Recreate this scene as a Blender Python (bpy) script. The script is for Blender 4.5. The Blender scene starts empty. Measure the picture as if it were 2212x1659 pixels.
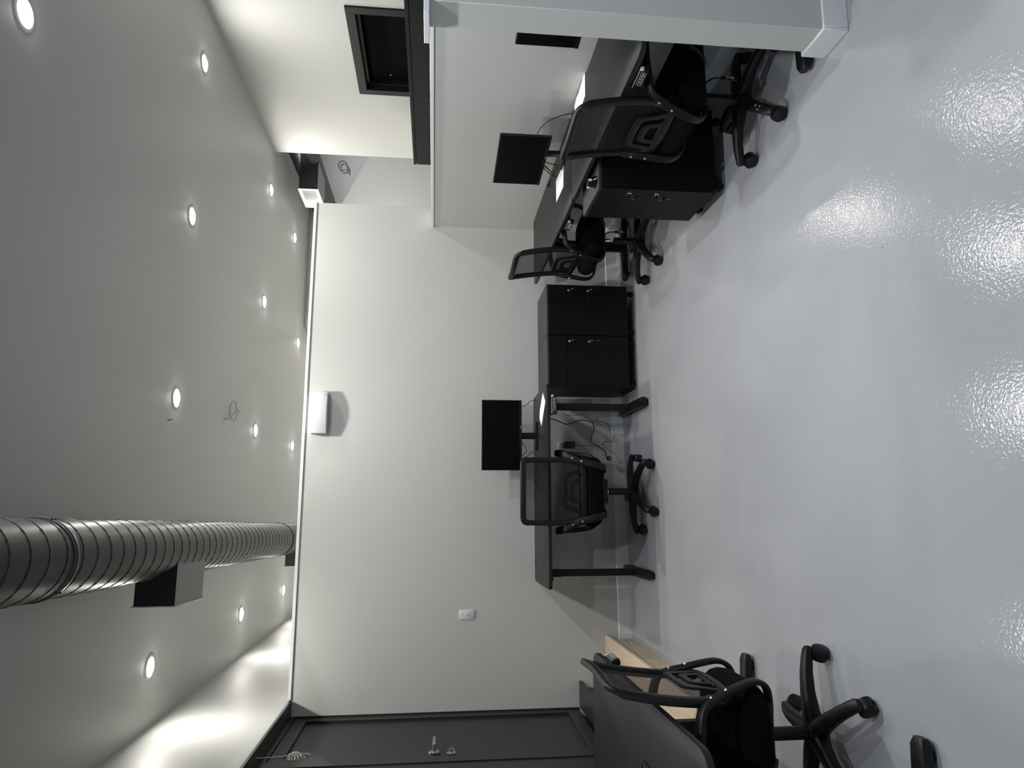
import bpy, bmesh, math, random
from mathutils import Vector, Matrix
PI = math.pi
random.seed(7)
SC = bpy.context.scene
COL = SC.collection
def R(a): return math.radians(a)

# ------------------------------------------------------------------ place constants (metres)
COOL_FILL_W = 33.0  # power of the cool fill at the added window
EYE = 1.539            # camera height
TA = 0.0438            # the partition stands 2.5 degrees out of square
D0 = 5.727             # partition front face at x = 0
CEIL = 3.338
def wy(x): return D0 + TA * x
WROT = math.atan(TA)

# ------------------------------------------------------------------ materials
MATS = {}
def mat(name, col, rough=0.5, metal=0.0, spec=0.5, bump=None, var=None, emit=None):
    m = bpy.data.materials.new(name); m.use_nodes = True
    nt = m.node_tree; b = nt.nodes['Principled BSDF']
    b.inputs['Base Color'].default_value = (*col, 1)
    b.inputs['Roughness'].default_value = rough
    b.inputs['Metallic'].default_value = metal
    b.inputs['Specular IOR Level'].default_value = spec
    tc = nt.nodes.new('ShaderNodeTexCoord')
    if var:   # (scale, amount)
        n = nt.nodes.new('ShaderNodeTexNoise'); n.inputs['Scale'].default_value = var[0]; n.inputs['Detail'].default_value = 4
        nt.links.new(tc.outputs['Object'], n.inputs['Vector'])
        r = nt.nodes.new('ShaderNodeValToRGB')
        r.color_ramp.elements[0].position = 0.3; r.color_ramp.elements[1].position = 0.7
        r.color_ramp.elements[0].color = (*[c * (1 - var[1]) for c in col], 1)
        r.color_ramp.elements[1].color = (*[min(1, c * (1 + var[1])) for c in col], 1)
        nt.links.new(n.outputs['Fac'], r.inputs['Fac']); nt.links.new(r.outputs['Color'], b.inputs['Base Color'])
    if bump:  # (scale, strength, distance)
        n = nt.nodes.new('ShaderNodeTexNoise'); n.inputs['Scale'].default_value = bump[0]; n.inputs['Detail'].default_value = 2
        nt.links.new(tc.outputs['Object'], n.inputs['Vector'])
        u = nt.nodes.new('ShaderNodeBump'); u.inputs['Strength'].default_value = bump[1]; u.inputs['Distance'].default_value = bump[2]
        nt.links.new(n.outputs['Fac'], u.inputs['Height']); nt.links.new(u.outputs['Normal'], b.inputs['Normal'])
    if emit:
        b.inputs['Emission Color'].default_value = (*emit[0], 1); b.inputs['Emission Strength'].default_value = emit[1]
    MATS[name] = m
    return m
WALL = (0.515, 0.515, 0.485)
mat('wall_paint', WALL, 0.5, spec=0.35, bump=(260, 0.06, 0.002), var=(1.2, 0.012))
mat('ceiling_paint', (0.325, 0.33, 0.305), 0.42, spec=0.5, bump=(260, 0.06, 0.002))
mat('white_trim', (0.74, 0.735, 0.74), 0.35)
mat('dark_paint', (0.022, 0.0225, 0.0245), 0.42, spec=0.35, bump=(200, 0.05, 0.001))
mat('floor_epoxy', (0.385, 0.385, 0.40), 0.09, spec=0.5)
mat('desk_laminate', (0.0150, 0.0145, 0.0145), 0.42, spec=0.25, bump=(900, 0.12, 0.0006))
mat('black_steel', (0.006, 0.006, 0.0065), 0.5, spec=0.3, bump=(700, 0.06, 0.0006))
mat('black_plastic', (0.0055, 0.0055, 0.006), 0.42, spec=0.35, bump=(500, 0.04, 0.0005))
mat('soft_plastic', (0.006, 0.006, 0.007), 0.40, spec=0.25)
mat('seat_fabric', (0.003, 0.003, 0.0035), 0.95, spec=0.08, bump=(900, 0.25, 0.0008))
mat('cabinet_black', (0.0035, 0.0037, 0.0048), 0.5, spec=0.18, bump=(600, 0.06, 0.0005))
mat('cabinet_top', (0.026, 0.025, 0.025), 0.45, spec=0.45, bump=(800, 0.1, 0.0006))
mat('chrome', (0.78, 0.78, 0.78), 0.16, metal=1.0)
mat('nickel', (0.55, 0.54, 0.52), 0.28, metal=1.0)
mat('screen', (0.0028, 0.0028, 0.0038), 0.45, spec=0.07)
mat('black_paint', (0.006, 0.006, 0.0065), 0.45, spec=0.22)
mat('bezel', (0.007, 0.007, 0.008), 0.4, spec=0.35)
mat('paper', (0.86, 0.84, 0.84), 0.75)
mat('white_plastic', (0.66, 0.65, 0.67), 0.4)
mat('grey_print', (0.42, 0.41, 0.41), 0.6)
mat('white_print', (0.75, 0.75, 0.76), 0.5)
mat('cable_black', (0.008, 0.008, 0.009), 0.5)
mat('cable_grey', (0.24, 0.24, 0.23), 0.5)
mat('cable_white', (0.62, 0.58, 0.53), 0.5)
mat('duct_metal', (0.030, 0.029, 0.028), 0.40, metal=0.5, bump=(40, 0.04, 0.002))
mat('duct_seam', (0.016, 0.016, 0.016), 0.5, metal=0.3)
mat('box_steel', (0.26, 0.26, 0.255), 0.5, metal=0.35)
mat('box_dark', (0.010, 0.010, 0.012), 0.6)
mat('vent_white', (0.72, 0.71, 0.70), 0.4)
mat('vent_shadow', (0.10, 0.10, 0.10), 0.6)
mat('lens', (0.9, 0.9, 0.9), 0.4, emit=((1.0, 0.985, 0.95), 22.0))
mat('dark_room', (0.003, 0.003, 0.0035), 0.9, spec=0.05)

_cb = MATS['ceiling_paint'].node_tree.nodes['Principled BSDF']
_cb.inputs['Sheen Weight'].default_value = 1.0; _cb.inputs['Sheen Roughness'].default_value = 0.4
def floor_nodes():
    m = MATS['floor_epoxy']; nt = m.node_tree; b = nt.nodes['Principled BSDF']; L = nt.links
    tc = nt.nodes.new('ShaderNodeTexCoord')
    n1 = nt.nodes.new('ShaderNodeTexNoise'); n1.inputs['Scale'].default_value = 1.1; n1.inputs['Detail'].default_value = 5; n1.inputs['Distortion'].default_value = 0.8
    L.new(tc.outputs['Object'], n1.inputs['Vector'])
    r = nt.nodes.new('ShaderNodeValToRGB')
    r.color_ramp.elements[0].position = 0.3; r.color_ramp.elements[1].position = 0.72
    r.color_ramp.elements[0].color = (0.346, 0.346, 0.360, 1); r.color_ramp.elements[1].color = (0.403, 0.402, 0.412, 1)
    L.new(n1.outputs['Fac'], r.inputs['Fac'])
    # small dark specks and faint scuffs
    n2 = nt.nodes.new('ShaderNodeTexNoise'); n2.inputs['Scale'].default_value = 45; n2.inputs['Detail'].default_value = 1
    L.new(tc.outputs['Object'], n2.inputs['Vector'])
    r2 = nt.nodes.new('ShaderNodeValToRGB'); r2.color_ramp.elements[0].position = 0.80; r2.color_ramp.elements[1].position = 0.84
    r2.color_ramp.elements[0].color = (1, 1, 1, 1); r2.color_ramp.elements[1].color = (0.5, 0.5, 0.5, 1)
    L.new(n2.outputs['Fac'], r2.inputs['Fac'])
    mx = nt.nodes.new('ShaderNodeMix'); mx.data_type = 'RGBA'; mx.blend_type = 'MULTIPLY'; mx.inputs[0].default_value = 1.0
    L.new(r.outputs['Color'], mx.inputs[6]); L.new(r2.outputs['Color'], mx.inputs[7])
    L.new(mx.outputs[2], b.inputs['Base Color'])
    n3 = nt.nodes.new('ShaderNodeTexNoise'); n3.inputs['Scale'].default_value = 95; n3.inputs['Detail'].default_value = 2.5
    L.new(tc.outputs['Object'], n3.inputs['Vector'])
    u = nt.nodes.new('ShaderNodeBump'); u.inputs['Strength'].default_value = 0.21; u.inputs['Distance'].default_value = 0.0035
    L.new(n3.outputs['Fac'], u.inputs['Height']); L.new(u.outputs['Normal'], b.inputs['Normal'])
floor_nodes()

def wood_mat(name, light, dark, axis_scale):
    m = mat(name, light, 0.45); nt = m.node_tree; b = nt.nodes['Principled BSDF']; L = nt.links
    tc = nt.nodes.new('ShaderNodeTexCoord'); mp = nt.nodes.new('ShaderNodeMapping'); mp.inputs['Scale'].default_value = axis_scale
    L.new(tc.outputs['Object'], mp.inputs['Vector'])
    n = nt.nodes.new('ShaderNodeTexNoise'); n.inputs['Scale'].default_value = 2.2; n.inputs['Detail'].default_value = 3; n.inputs['Distortion'].default_value = 0.4
    L.new(mp.outputs['Vector'], n.inputs['Vector'])
    k = nt.nodes.new('ShaderNodeMath'); k.operation = 'MULTIPLY'; k.inputs[1].default_value = 9.0
    L.new(n.outputs['Fac'], k.inputs[0])
    fr = nt.nodes.new('ShaderNodeMath'); fr.operation = 'PINGPONG'; fr.inputs[1].default_value = 0.5
    L.new(k.outputs[0], fr.inputs[0])
    r = nt.nodes.new('ShaderNodeValToRGB'); r.color_ramp.elements[0].position = 0.0; r.color_ramp.elements[1].position = 0.35
    r.color_ramp.elements[0].color = (*dark, 1); r.color_ramp.elements[1].color = (*light, 1)
    L.new(fr.outputs[0], r.inputs['Fac']); L.new(r.outputs['Color'], b.inputs['Base Color'])
    return m
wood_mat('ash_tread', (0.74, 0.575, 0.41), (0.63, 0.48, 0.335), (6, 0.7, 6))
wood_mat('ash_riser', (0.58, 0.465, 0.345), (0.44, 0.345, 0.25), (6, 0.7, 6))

def mesh_fabric():
    m = bpy.data.materials.new('mesh_fabric'); m.use_nodes = True; nt = m.node_tree; L = nt.links
    b = nt.nodes['Principled BSDF']; b.inputs['Base Color'].default_value = (0.007, 0.007, 0.008, 1); b.inputs['Roughness'].default_value = 0.8; b.inputs['Specular IOR Level'].default_value = 0.25
    out = nt.nodes['Material Output']
    tc = nt.nodes.new('ShaderNodeTexCoord'); mp = nt.nodes.new('ShaderNodeMapping')
    mp.inputs['Rotation'].default_value = (0, R(45), 0); mp.inputs['Scale'].default_value = (270, 270, 270)
    L.new(tc.outputs['Object'], mp.inputs['Vector'])
    sx = nt.nodes.new('ShaderNodeSeparateXYZ'); L.new(mp.outputs['Vector'], sx.inputs[0])
    fs = []
    for k in ('X', 'Z'):
        f = nt.nodes.new('ShaderNodeMath'); f.operation = 'FRACT'; L.new(sx.outputs[k], f.inputs[0])
        g = nt.nodes.new('ShaderNodeMath'); g.operation = 'GREATER_THAN'; g.inputs[1].default_value = 0.46; L.new(f.outputs[0], g.inputs[0])
        fs.append(g)
    mu = nt.nodes.new('ShaderNodeMath'); mu.operation = 'MULTIPLY'; L.new(fs[0].outputs[0], mu.inputs[0]); L.new(fs[1].outputs[0], mu.inputs[1])
    tr = nt.nodes.new('ShaderNodeBsdfTransparent'); mix = nt.nodes.new('ShaderNodeMixShader')
    L.new(mu.outputs[0], mix.inputs[0]); L.new(b.outputs[0], mix.inputs[1]); L.new(tr.outputs[0], mix.inputs[2])
    L.new(mix.outputs[0], out.inputs['Surface'])
    MATS['mesh_fabric'] = m
mesh_fabric()

# ------------------------------------------------------------------ mesh builder
class MB:
    def __init__(s): s.bm = bmesh.new()
    def _add(s, tmp, M=None):
        if M is not None: bmesh.ops.transform(tmp, matrix=M, verts=tmp.verts)
        me = bpy.data.meshes.new('tmp'); tmp.to_mesh(me); tmp.free(); s.bm.from_mesh(me); bpy.data.meshes.remove(me); return s
    def box(s, lo, hi, bev=0.0, seg=2, M=None):
        t = bmesh.new(); bmesh.ops.create_cube(t, size=1)
        c = [(a + b) / 2 for a, b in zip(lo, hi)]; d = [abs(b - a) for a, b in zip(lo, hi)]
        for v in t.verts: v.co = Vector((c[0] + v.co.x * d[0], c[1] + v.co.y * d[1], c[2] + v.co.z * d[2]))
        if bev > 0: bmesh.ops.bevel(t, geom=list(t.edges), offset=min(bev, min(d) * 0.49), segments=seg, profile=0.5, affect='EDGES')
        return s._add(t, M)
    def cyl(s, a, b, r0, r1=None, n=24, cap=True):
        r1 = r0 if r1 is None else r1
        return s.tube([a, b], [r0, r1], n=n, cap=cap)
    def tube(s, pts, rad, n=8, cap=True, closed=False):
        pts = [Vector(p) for p in pts]
        if not isinstance(rad, (list, tuple)): rad = [rad] * len(pts)
        return s.sweep(pts, [2 * r for r in rad], [2 * r for r in rad], None, n, 2.0, cap, closed)
    def sweep(s, pts, W, T, side=None, n=12, p=4.0, cap=True, closed=False):
        """sweep a super-elliptic section (width W along 'side', thickness T) along pts"""
        pts = [Vector(q) for q in pts]; N = len(pts)
        if not isinstance(W, (list, tuple)): W = [W] * N
        if not isinstance(T, (list, tuple)): T = [T] * N
        bm = s.bm; rings = []; prev = None
        for i, q in enumerate(pts):
            if closed: t = pts[(i + 1) % N] - pts[i - 1]
            elif i == 0: t = pts[1] - pts[0]
            elif i == N - 1: t = pts[-1] - pts[-2]
            else: t = (pts[i + 1] - q).normalized() + (q - pts[i - 1]).normalized()
            if t.length < 1e-9: t = Vector((0, 0, 1))
            t.normalize()
            if side is not None:
                sd = side[i] if isinstance(side, list) else side
                sd = Vector(sd)
            elif prev is None: sd = Vector((1, 0, 0)) if abs(t.x) < 0.9 else Vector((0, 1, 0))
            else: sd = prev
            sd = (sd - t * sd.dot(t))
            if sd.length < 1e-6: sd = t.orthogonal()
            sd.normalize(); prev = sd
            nm = t.cross(sd)
            ring = []
            for k in range(n):
                a = 2 * PI * (k + 0.5) / n
                ca, sa = math.cos(a), math.sin(a)
                x = math.copysign(abs(ca) ** (2 / p), ca); y = math.copysign(abs(sa) ** (2 / p), sa)
                ring.append(bm.verts.new(q + sd * (x * W[i] / 2) + nm * (y * T[i] / 2)))
            rings.append(ring)
        M = N if closed else N - 1
        for i in range(M):
            a, b = rings[i], rings[(i + 1) % N]
            for k in range(n):
                bm.faces.new((a[k], a[(k + 1) % n], b[(k + 1) % n], b[k]))
        if cap and not closed:
            bm.faces.new(list(reversed(rings[0]))); bm.faces.new(rings[-1])
        return s
    def prism(s, poly, z0, z1, bev=0.0, M=None, seg=2):
        t = bmesh.new(); vs = [t.verts.new((p[0], p[1], z0)) for p in poly]
        f = t.faces.new(vs); ex = bmesh.ops.extrude_face_region(t, geom=[f])
        top = [g for g in ex['geom'] if isinstance(g, bmesh.types.BMVert)]
        bmesh.ops.translate(t, verts=top, vec=(0, 0, z1 - z0))
        bmesh.ops.recalc_face_normals(t, faces=t.faces)
        if bev > 0:
            es = [e for e in t.edges if abs(e.verts[0].co.z - e.verts[1].co.z) < 1e-6]
            bmesh.ops.bevel(t, geom=es, offset=bev, segments=seg, profile=0.5, affect='EDGES')
        return s._add(t, M)
    def lathe(s, prof, n=32, M=None):
        t = bmesh.new(); rings = []
        for r, z in prof:
            rings.append([t.verts.new((r * math.cos(2 * PI * k / n), r * math.sin(2 * PI * k / n), z)) for k in range(n)] if r > 1e-6 else [t.verts.new((0, 0, z))])
        for a, b in zip(rings, rings[1:]):
            for k in range(n):
                l = (k + 1) % n
                if len(a) == 1 and len(b) == 1: continue
                if len(a) == 1: t.faces.new((a[0], b[l], b[k]))
                elif len(b) == 1: t.faces.new((a[k], a[l], b[0]))
                else: t.faces.new((a[k], a[l], b[l], b[k]))
        return s._add(t, M)
    def grid(s, fn, nu, nv):
        bm = s.bm; V = [[bm.verts.new(fn(i / nu, j / nv)) for j in range(nv + 1)] for i in range(nu + 1)]
        for i in range(nu):
            for j in range(nv): bm.faces.new((V[i][j], V[i + 1][j], V[i + 1][j + 1], V[i][j + 1]))
        return s
    def text(s, txt, size, M):
        c = bpy.data.curves.new('t', 'FONT'); c.body = txt; c.size = size; c.align_x = 'CENTER'; c.align_y = 'CENTER'; c.extrude = 0.0002
        o = bpy.data.objects.new('t', c); COL.objects.link(o)
        dg = bpy.context.evaluated_depsgraph_get(); me = bpy.data.meshes.new_from_object(o.evaluated_get(dg))
        me.transform(M); s.bm.from_mesh(me)
        bpy.data.objects.remove(o); bpy.data.curves.remove(c); bpy.data.meshes.remove(me); return s
    def xf(s, M): bmesh.ops.transform(s.bm, matrix=M, verts=s.bm.verts); return s
    def build(s, name, m, parent=None, loc=None, smooth=38, normals=True):
        if normals: bmesh.ops.recalc_face_normals(s.bm, faces=s.bm.faces)
        me = bpy.data.meshes.new(name); s.bm.to_mesh(me); s.bm.free()
        if smooth:
            me.polygons.foreach_set('use_smooth', [True] * len(me.polygons)); me.set_sharp_from_angle(angle=R(smooth))
        me.materials.append(MATS[m]); o = bpy.data.objects.new(name, me); COL.objects.link(o)
        if parent: o.parent = parent
        if loc: o.location = loc
        return o
def tag(o, label=None, cat=None, group=None, kind=None):
    if label: o['label'] = label
    if cat: o['category'] = cat
    if group: o['group'] = group
    if kind: o['kind'] = kind
    return o
def thing(name, label, cat, loc=(0, 0, 0), rz=0, group=None):
    o = bpy.data.objects.new(name, None); COL.objects.link(o); o.empty_display_size = 0.1
    o.location = loc; o.rotation_euler = (0, 0, rz); return tag(o, label, cat, group)
def struct(o): o['kind'] = 'structure'; return o
def copy_tree(o, parent=None):
    c = o.copy(); COL.objects.link(c)
    if parent: c.parent = parent
    for ch in list(o.children): copy_tree(ch, c)
    return c
def child(o, name):
    for c in o.children:
        if c.name.split('.')[0] == name: return c
def rrect(x0, y0, x1, y1, r, n=6):
    pts = []
    for cx, cy, a0 in ((x1 - r, y1 - r, 0), (x0 + r, y1 - r, 90), (x0 + r, y0 + r, 180), (x1 - r, y0 + r, 270)):
        for k in range(n + 1):
            a = R(a0 + 90 * k / n); pts.append((cx + r * math.cos(a), cy + r * math.sin(a)))
    return pts
def smooth_path(pts, sub=6, closed=False):
    pts = [Vector(p) for p in pts]; N = len(pts); out = []
    rng = range(N) if closed else range(N - 1)
    for i in rng:
        if closed: p0, p1, p2, p3 = pts[i - 1], pts[i], pts[(i + 1) % N], pts[(i + 2) % N]
        else: p0, p1, p2, p3 = pts[max(i - 1, 0)], pts[i], pts[i + 1], pts[min(i + 2, N - 1)]
        for k in range(sub):
            t = k / sub
            out.append(0.5 * ((2 * p1) + (p2 - p0) * t + (2 * p0 - 5 * p1 + 4 * p2 - p3) * t * t + (3 * p1 - p0 - 3 * p2 + p3) * t ** 3))
    if not closed: out.append(pts[-1])
    return out
def interp(tab, z):
    if z <= tab[0][0]: return tab[0][1]
    for (a, b), (c, d) in zip(tab, tab[1:]):
        if z <= c:
            t = (z - a) / (c - a); return b + (d - b) * t
    return tab[-1][1]
RX90 = Matrix.Rotation(R(90), 4, 'X')
def T(x, y, z): return Matrix.Translation((x, y, z))
def RZ(a): return Matrix.Rotation(a, 4, 'Z')

# ------------------------------------------------------------------ the setting
struct(MB().box((-3.2, -3.6, -0.1), (9.0, 14.0, 0.0)).build('floor', 'floor_epoxy'))
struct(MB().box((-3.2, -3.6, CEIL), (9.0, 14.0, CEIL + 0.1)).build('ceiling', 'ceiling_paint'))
XL = -1.4025; SOF = 2.560; ALC0 = 3.70
# left wall: plain towards the camera, open to the door alcove below the soffit
WY0, WY1, WZ0, WZ1 = -1.1, 0.7, 0.5, 2.2  # opening for the added window, out of view
w = MB()
w.box((XL - 0.2, -3.6, 0), (XL, WY0, CEIL)).box((XL - 0.2, WY1, 0), (XL, ALC0, CEIL)).box((XL - 0.2, WY0, 0), (XL, WY1, WZ0)).box((XL - 0.2, WY0, WZ1), (XL, WY1, CEIL)).box((XL - 0.2, ALC0, SOF + 0.004), (XL, 12.2, CEIL)).box((XL - 0.2, 5.80, 0), (XL, 12.2, SOF + 0.004))
struct(w.build('wall_left', 'wall_paint'))
XD = -1.5226
wf = MB()
for a, b in (((WY0, WZ0), (WY0 + 0.05, WZ1)), ((WY1 - 0.05, WZ0), (WY1, WZ1)), ((WY0 + 0.05, WZ0), (WY1 - 0.05, WZ0 + 0.05)), ((WY0 + 0.05, WZ1 - 0.05), (WY1 - 0.05, WZ1)), (((WY0 + WY1) / 2 - 0.02, WZ0 + 0.05), ((WY0 + WY1) / 2 + 0.02, WZ1 - 0.05))):
    wf.box((XL - 0.12, a[0], a[1]), (XL - 0.07, b[0], b[1]), 0.003, 1)
struct(wf.build('added_window', 'white_trim'))  # window added out of view to give cool side light
dl = bpy.data.lights.new('cool_fill', 'AREA'); dl.shape = 'RECTANGLE'; dl.size = WZ1 - WZ0; dl.size_y = WY1 - WY0; dl.energy = COOL_FILL_W; dl.color = (0.62, 0.78, 1.0)  # cool fill light placed behind the added window
do = bpy.data.objects.new('cool_fill', dl); COL.objects.link(do); do.location = (XL - 0.25, (WY0 + WY1) / 2, (WZ0 + WZ1) / 2); do.rotation_euler = (0, R(-90), 0)
struct(MB().box((XD - 0.02, ALC0, SOF - 0.012), (XL - 0.0005, wy(XD), SOF + 0.004)).build('trim_1', 'dark_paint'))          # painted soffit over the door
struct(MB().box((XD - 0.14, ALC0 - 0.02, 0.0), (XD - 0.05, wy(XD) + 0.1, SOF)).build('wall_alcove', 'dark_paint'))
# partition across the room, with its white cap
bl = MB(); bl.box((XL - 0.24, 0, 0), (2.512, 0.125, 2.549), 0.002, 1)
struct(bl.build('wall_back', 'wall_paint')).matrix_world = T(0, D0, 0) @ RZ(WROT)
cp = MB(); cp.box((XL + 0.004, -0.012, 2.5495), (2.518, 0.137, 2.573), 0.002, 1)
struct(cp.build('trim_2', 'white_trim')).matrix_world = T(0, D0, 0) @ RZ(WROT)
# low wall on the right and the wing that closes it towards the camera
XH = 2.335
struct(MB().box((XH, 2.47, 0), (2.475, 5.831, 1.572), 0.002, 1).build('wall_right', 'wall_paint'))
struct(MB().box((XH - 0.008, 2.47, 1.5725), (2.483, 5.826, 1.595), 0.002, 1).build('trim_3', 'white_trim'))
struct(MB().box((1.782, 2.322, 0), (4.6, 2.469, 1.580), 0.002, 1).build('wall_wing', 'wall_paint'))
struct(MB().box((1.722, 2.306, 1.5805), (4.6, 2.484, 1.601), 0.002, 1).build('trim_4', 'white_trim'))
def baseboard(name, p0, p1, face, h=0.0997, t=0.013):
    """face = +1/-1: which side of the line p0-p1 the board stands on"""
    d = Vector((p1[0] - p0[0], p1[1] - p0[1], 0)); L = d.length; a = math.atan2(d.y, d.x)
    prof = [(0, 0), (t, 0), (t, h - 0.004), (t * 0.55, h), (0, h)]
    b = MB(); b.prism([(face * x, z) for x, z in prof], 0, L)
    M = T(p0[0], p0[1], 0) @ RZ(a) @ Matrix(((0, 0, 1, 0), (1, 0, 0, 0), (0, 1, 0, 0), (0, 0, 0, 1)))
    o = struct(b.build(name, 'white_trim', smooth=0)); o.matrix_world = M; return o
baseboard('baseboard_back', (-1.30, wy(-1.30) - 0.0005), (XH - 0.001, wy(XH) - 0.0005), -1)
baseboard('baseboard_right', (XH - 0.0005, 2.49), (XH - 0.0005, 5.80), 1)
w = MB(); w.box((1.768, 2.308, 0), (1.7815, 2.482, 0.0997), 0.0025, 1); w.box((1.7815, 2.308, 0), (4.6, 2.3215, 0.0997), 0.0025, 1); w.box((1.7815, 2.4695, 0), (XH - 0.014, 2.482, 0.0997), 0.0025, 1)
struct(w.build('baseboard_wing', 'white_trim'))
# tall wall beyond the low wall, with a dark framed doorway
XT = 3.82; DY0, DY1, DZ = 5.10, 6.30, 2.288
w = MB(); w.box((XT, 2.47, 0), (XT + 0.9, DY0, CEIL)).box((XT, DY1, 0), (XT + 0.9, 7.564, CEIL)).box((XT, DY0, DZ), (XT + 0.9, DY1, CEIL)).box((XT + 0.6, DY0, 0), (XT + 0.9, DY1, DZ))
struct(w.build('wall_corridor', 'wall_paint'))
fr = MB(); fw = 0.075
fr.box((XT - 0.018, DY0, 0), (XT + 0.10, DY0 + fw, DZ), 0.002, 1).box((XT - 0.018, DY1 - fw, 0), (XT + 0.10, DY1, DZ), 0.002, 1).box((XT - 0.018, DY0 + fw, DZ - fw), (XT + 0.10, DY1 - fw, DZ), 0.002, 1)
d2 = struct(fr.build('door_2', 'black_paint'))
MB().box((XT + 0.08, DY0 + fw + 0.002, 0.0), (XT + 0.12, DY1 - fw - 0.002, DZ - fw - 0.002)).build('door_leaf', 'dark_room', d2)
MB().box((XT + 0.03, DY0 + fw, DZ - fw - 0.03), (XT + 0.079, DY1 - fw, DZ - fw), 0.002, 1).box((XT + 0.03, DY1 - fw - 0.03, 0), (XT + 0.079, DY1 - fw, DZ - fw - 0.03), 0.002, 1).build('door_stop', 'black_paint', d2)
MB().cyl((XT + 0.081, 6.09, 1.99), (XT + 0.06, 6.09, 1.99), 0.007, n=12).build('nickel_dot', 'nickel', d2)  # small nickel disc on the doorway leaf
# walls far behind the partition
struct(MB().box((2.40, 9.75, 0), (9.0, 12.2, CEIL)).build('wall_far_right', 'wall_paint'))
struct(MB().box((XL, 12.0, 0), (2.40, 12.2, CEIL)).build('wall_far', 'wall_paint'))

# door up the steps in the left wall
DY, DN, DZ0, DZ1 = 5.668, 4.715, 0.437, 2.515
f = MB()
f.box((XD - 0.05, DY, DZ0 - 0.015), (XD + 0.012, wy(XD) - 0.002, SOF - 0.013), 0.0015, 1)
f.box((XD - 0.05, DN - 0.10, DZ0 - 0.015), (XD + 0.012, DN, SOF - 0.013), 0.0015, 1)
f.box((XD - 0.05, DN, DZ1), (XD + 0.012, DY, SOF - 0.013), 0.0015, 1)
door = struct(f.build('door_1', 'dark_paint'))
l = MB(); sx0, sx1 = XD - 0.045, XD
st = 0.088
l.box((sx0, DN + 0.003, DZ0), (sx1, DN + st, DZ1 - 0.003), 0.002, 1).box((sx0, DY - st, DZ0), (sx1, DY - 0.003, DZ1 - 0.003), 0.002, 1)
l.box((sx0, DN + st, DZ1 - 0.003 - st), (sx1, DY - st, DZ1 - 0.003), 0.002, 1).box((sx0, DN + st, DZ0), (sx1, DY - st, DZ0 + st), 0.002, 1)
l.box((sx0, DN + st, DZ0 + st), (XD - 0.020, DY - st, DZ1 - st))
leaf = l.build('door_leaf', 'dark_paint', door)
MB().box((XD - 0.005, 4.40, 0), (XD + 0.004, DN - 0.101, SOF - 0.013)).build('door_casing', 'dark_paint', door)
h = MB(); hy, hz = 4.772, 1.515
h.prism(rrect(-0.026, -0.034, 0.026, 0.034, 0.025), 0, 0.020, 0.002, T(XD, hy, hz) @ Matrix.Rotation(R(90), 4, 'Y') @ RZ(R(90)))
h.sweep([(XD + 0.015, hy, hz), (XD + 0.058, hy, hz), (XD + 0.064, hy + 0.012, hz), (XD + 0.064, hy + 0.125, hz - 0.002)], [0.020, 0.020, 0.020, 0.018], [0.016, 0.016, 0.014, 0.011], (0, 0, 1), 12, 3)
h.build('door_handle', 'nickel', door)
h = MB(); kz = 1.408
h.prism(rrect(-0.024, -0.031, 0.024, 0.031, 0.023), 0, 0.010, 0.002, T(XD, hy, kz) @ Matrix.Rotation(R(90), 4, 'Y') @ RZ(R(90)))
h.cyl((XD + 0.008, hy, kz), (XD + 0.024, hy, kz), 0.009, n=16).sweep([(XD + 0.022, hy, kz - 0.021), (XD + 0.034, hy + 0.004, kz), (XD + 0.022, hy, kz + 0.021)], 0.008, 0.014, (0, 1, 0), 10, 3)
h.build('deadbolt', 'nickel', door)

# steps up to the door
NY0 = 3.715
ws = thing('wooden_step', 'pale ash wood step below the dark door, lower of the two steps', 'step', (-1.18, 4.7, 0))
def step_part(name, poly, z0, z1, m, parent, bev):
    return MB().prism([(x + 1.18, y - 4.7) for x, y in poly], z0, z1, bev).build(name, m, parent)
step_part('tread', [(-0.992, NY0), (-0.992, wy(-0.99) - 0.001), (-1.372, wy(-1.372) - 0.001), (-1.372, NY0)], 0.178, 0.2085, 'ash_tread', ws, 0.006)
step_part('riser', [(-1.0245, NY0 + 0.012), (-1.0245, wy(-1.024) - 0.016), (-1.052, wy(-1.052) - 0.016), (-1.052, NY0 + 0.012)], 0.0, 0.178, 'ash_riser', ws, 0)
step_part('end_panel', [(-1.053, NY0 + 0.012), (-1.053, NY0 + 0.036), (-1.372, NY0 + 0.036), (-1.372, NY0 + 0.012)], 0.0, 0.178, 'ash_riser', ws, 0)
bs = thing('black_step', 'black painted upper step directly below the dark door', 'step', (-1.42, 4.7, 0))
def bstep(name, poly, z0, z1, bev): return MB().prism([(x + 1.42, y - 4.7) for x, y in poly], z0, z1, bev).build(name, 'dark_paint', bs)
bstep('tread', [(-1.323, NY0), (-1.323, wy(-1.323) - 0.001), (XD + 0.013, wy(XD) - 0.001), (XD + 0.013, NY0)], 0.392, 0.422, 0.006)
bstep('riser', [(-1.3735, NY0 + 0.01), (-1.3735, wy(-1.37) - 0.002), (-1.395, wy(-1.395) - 0.002), (-1.395, NY0 + 0.01)], 0.0, 0.392, 0)

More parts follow.
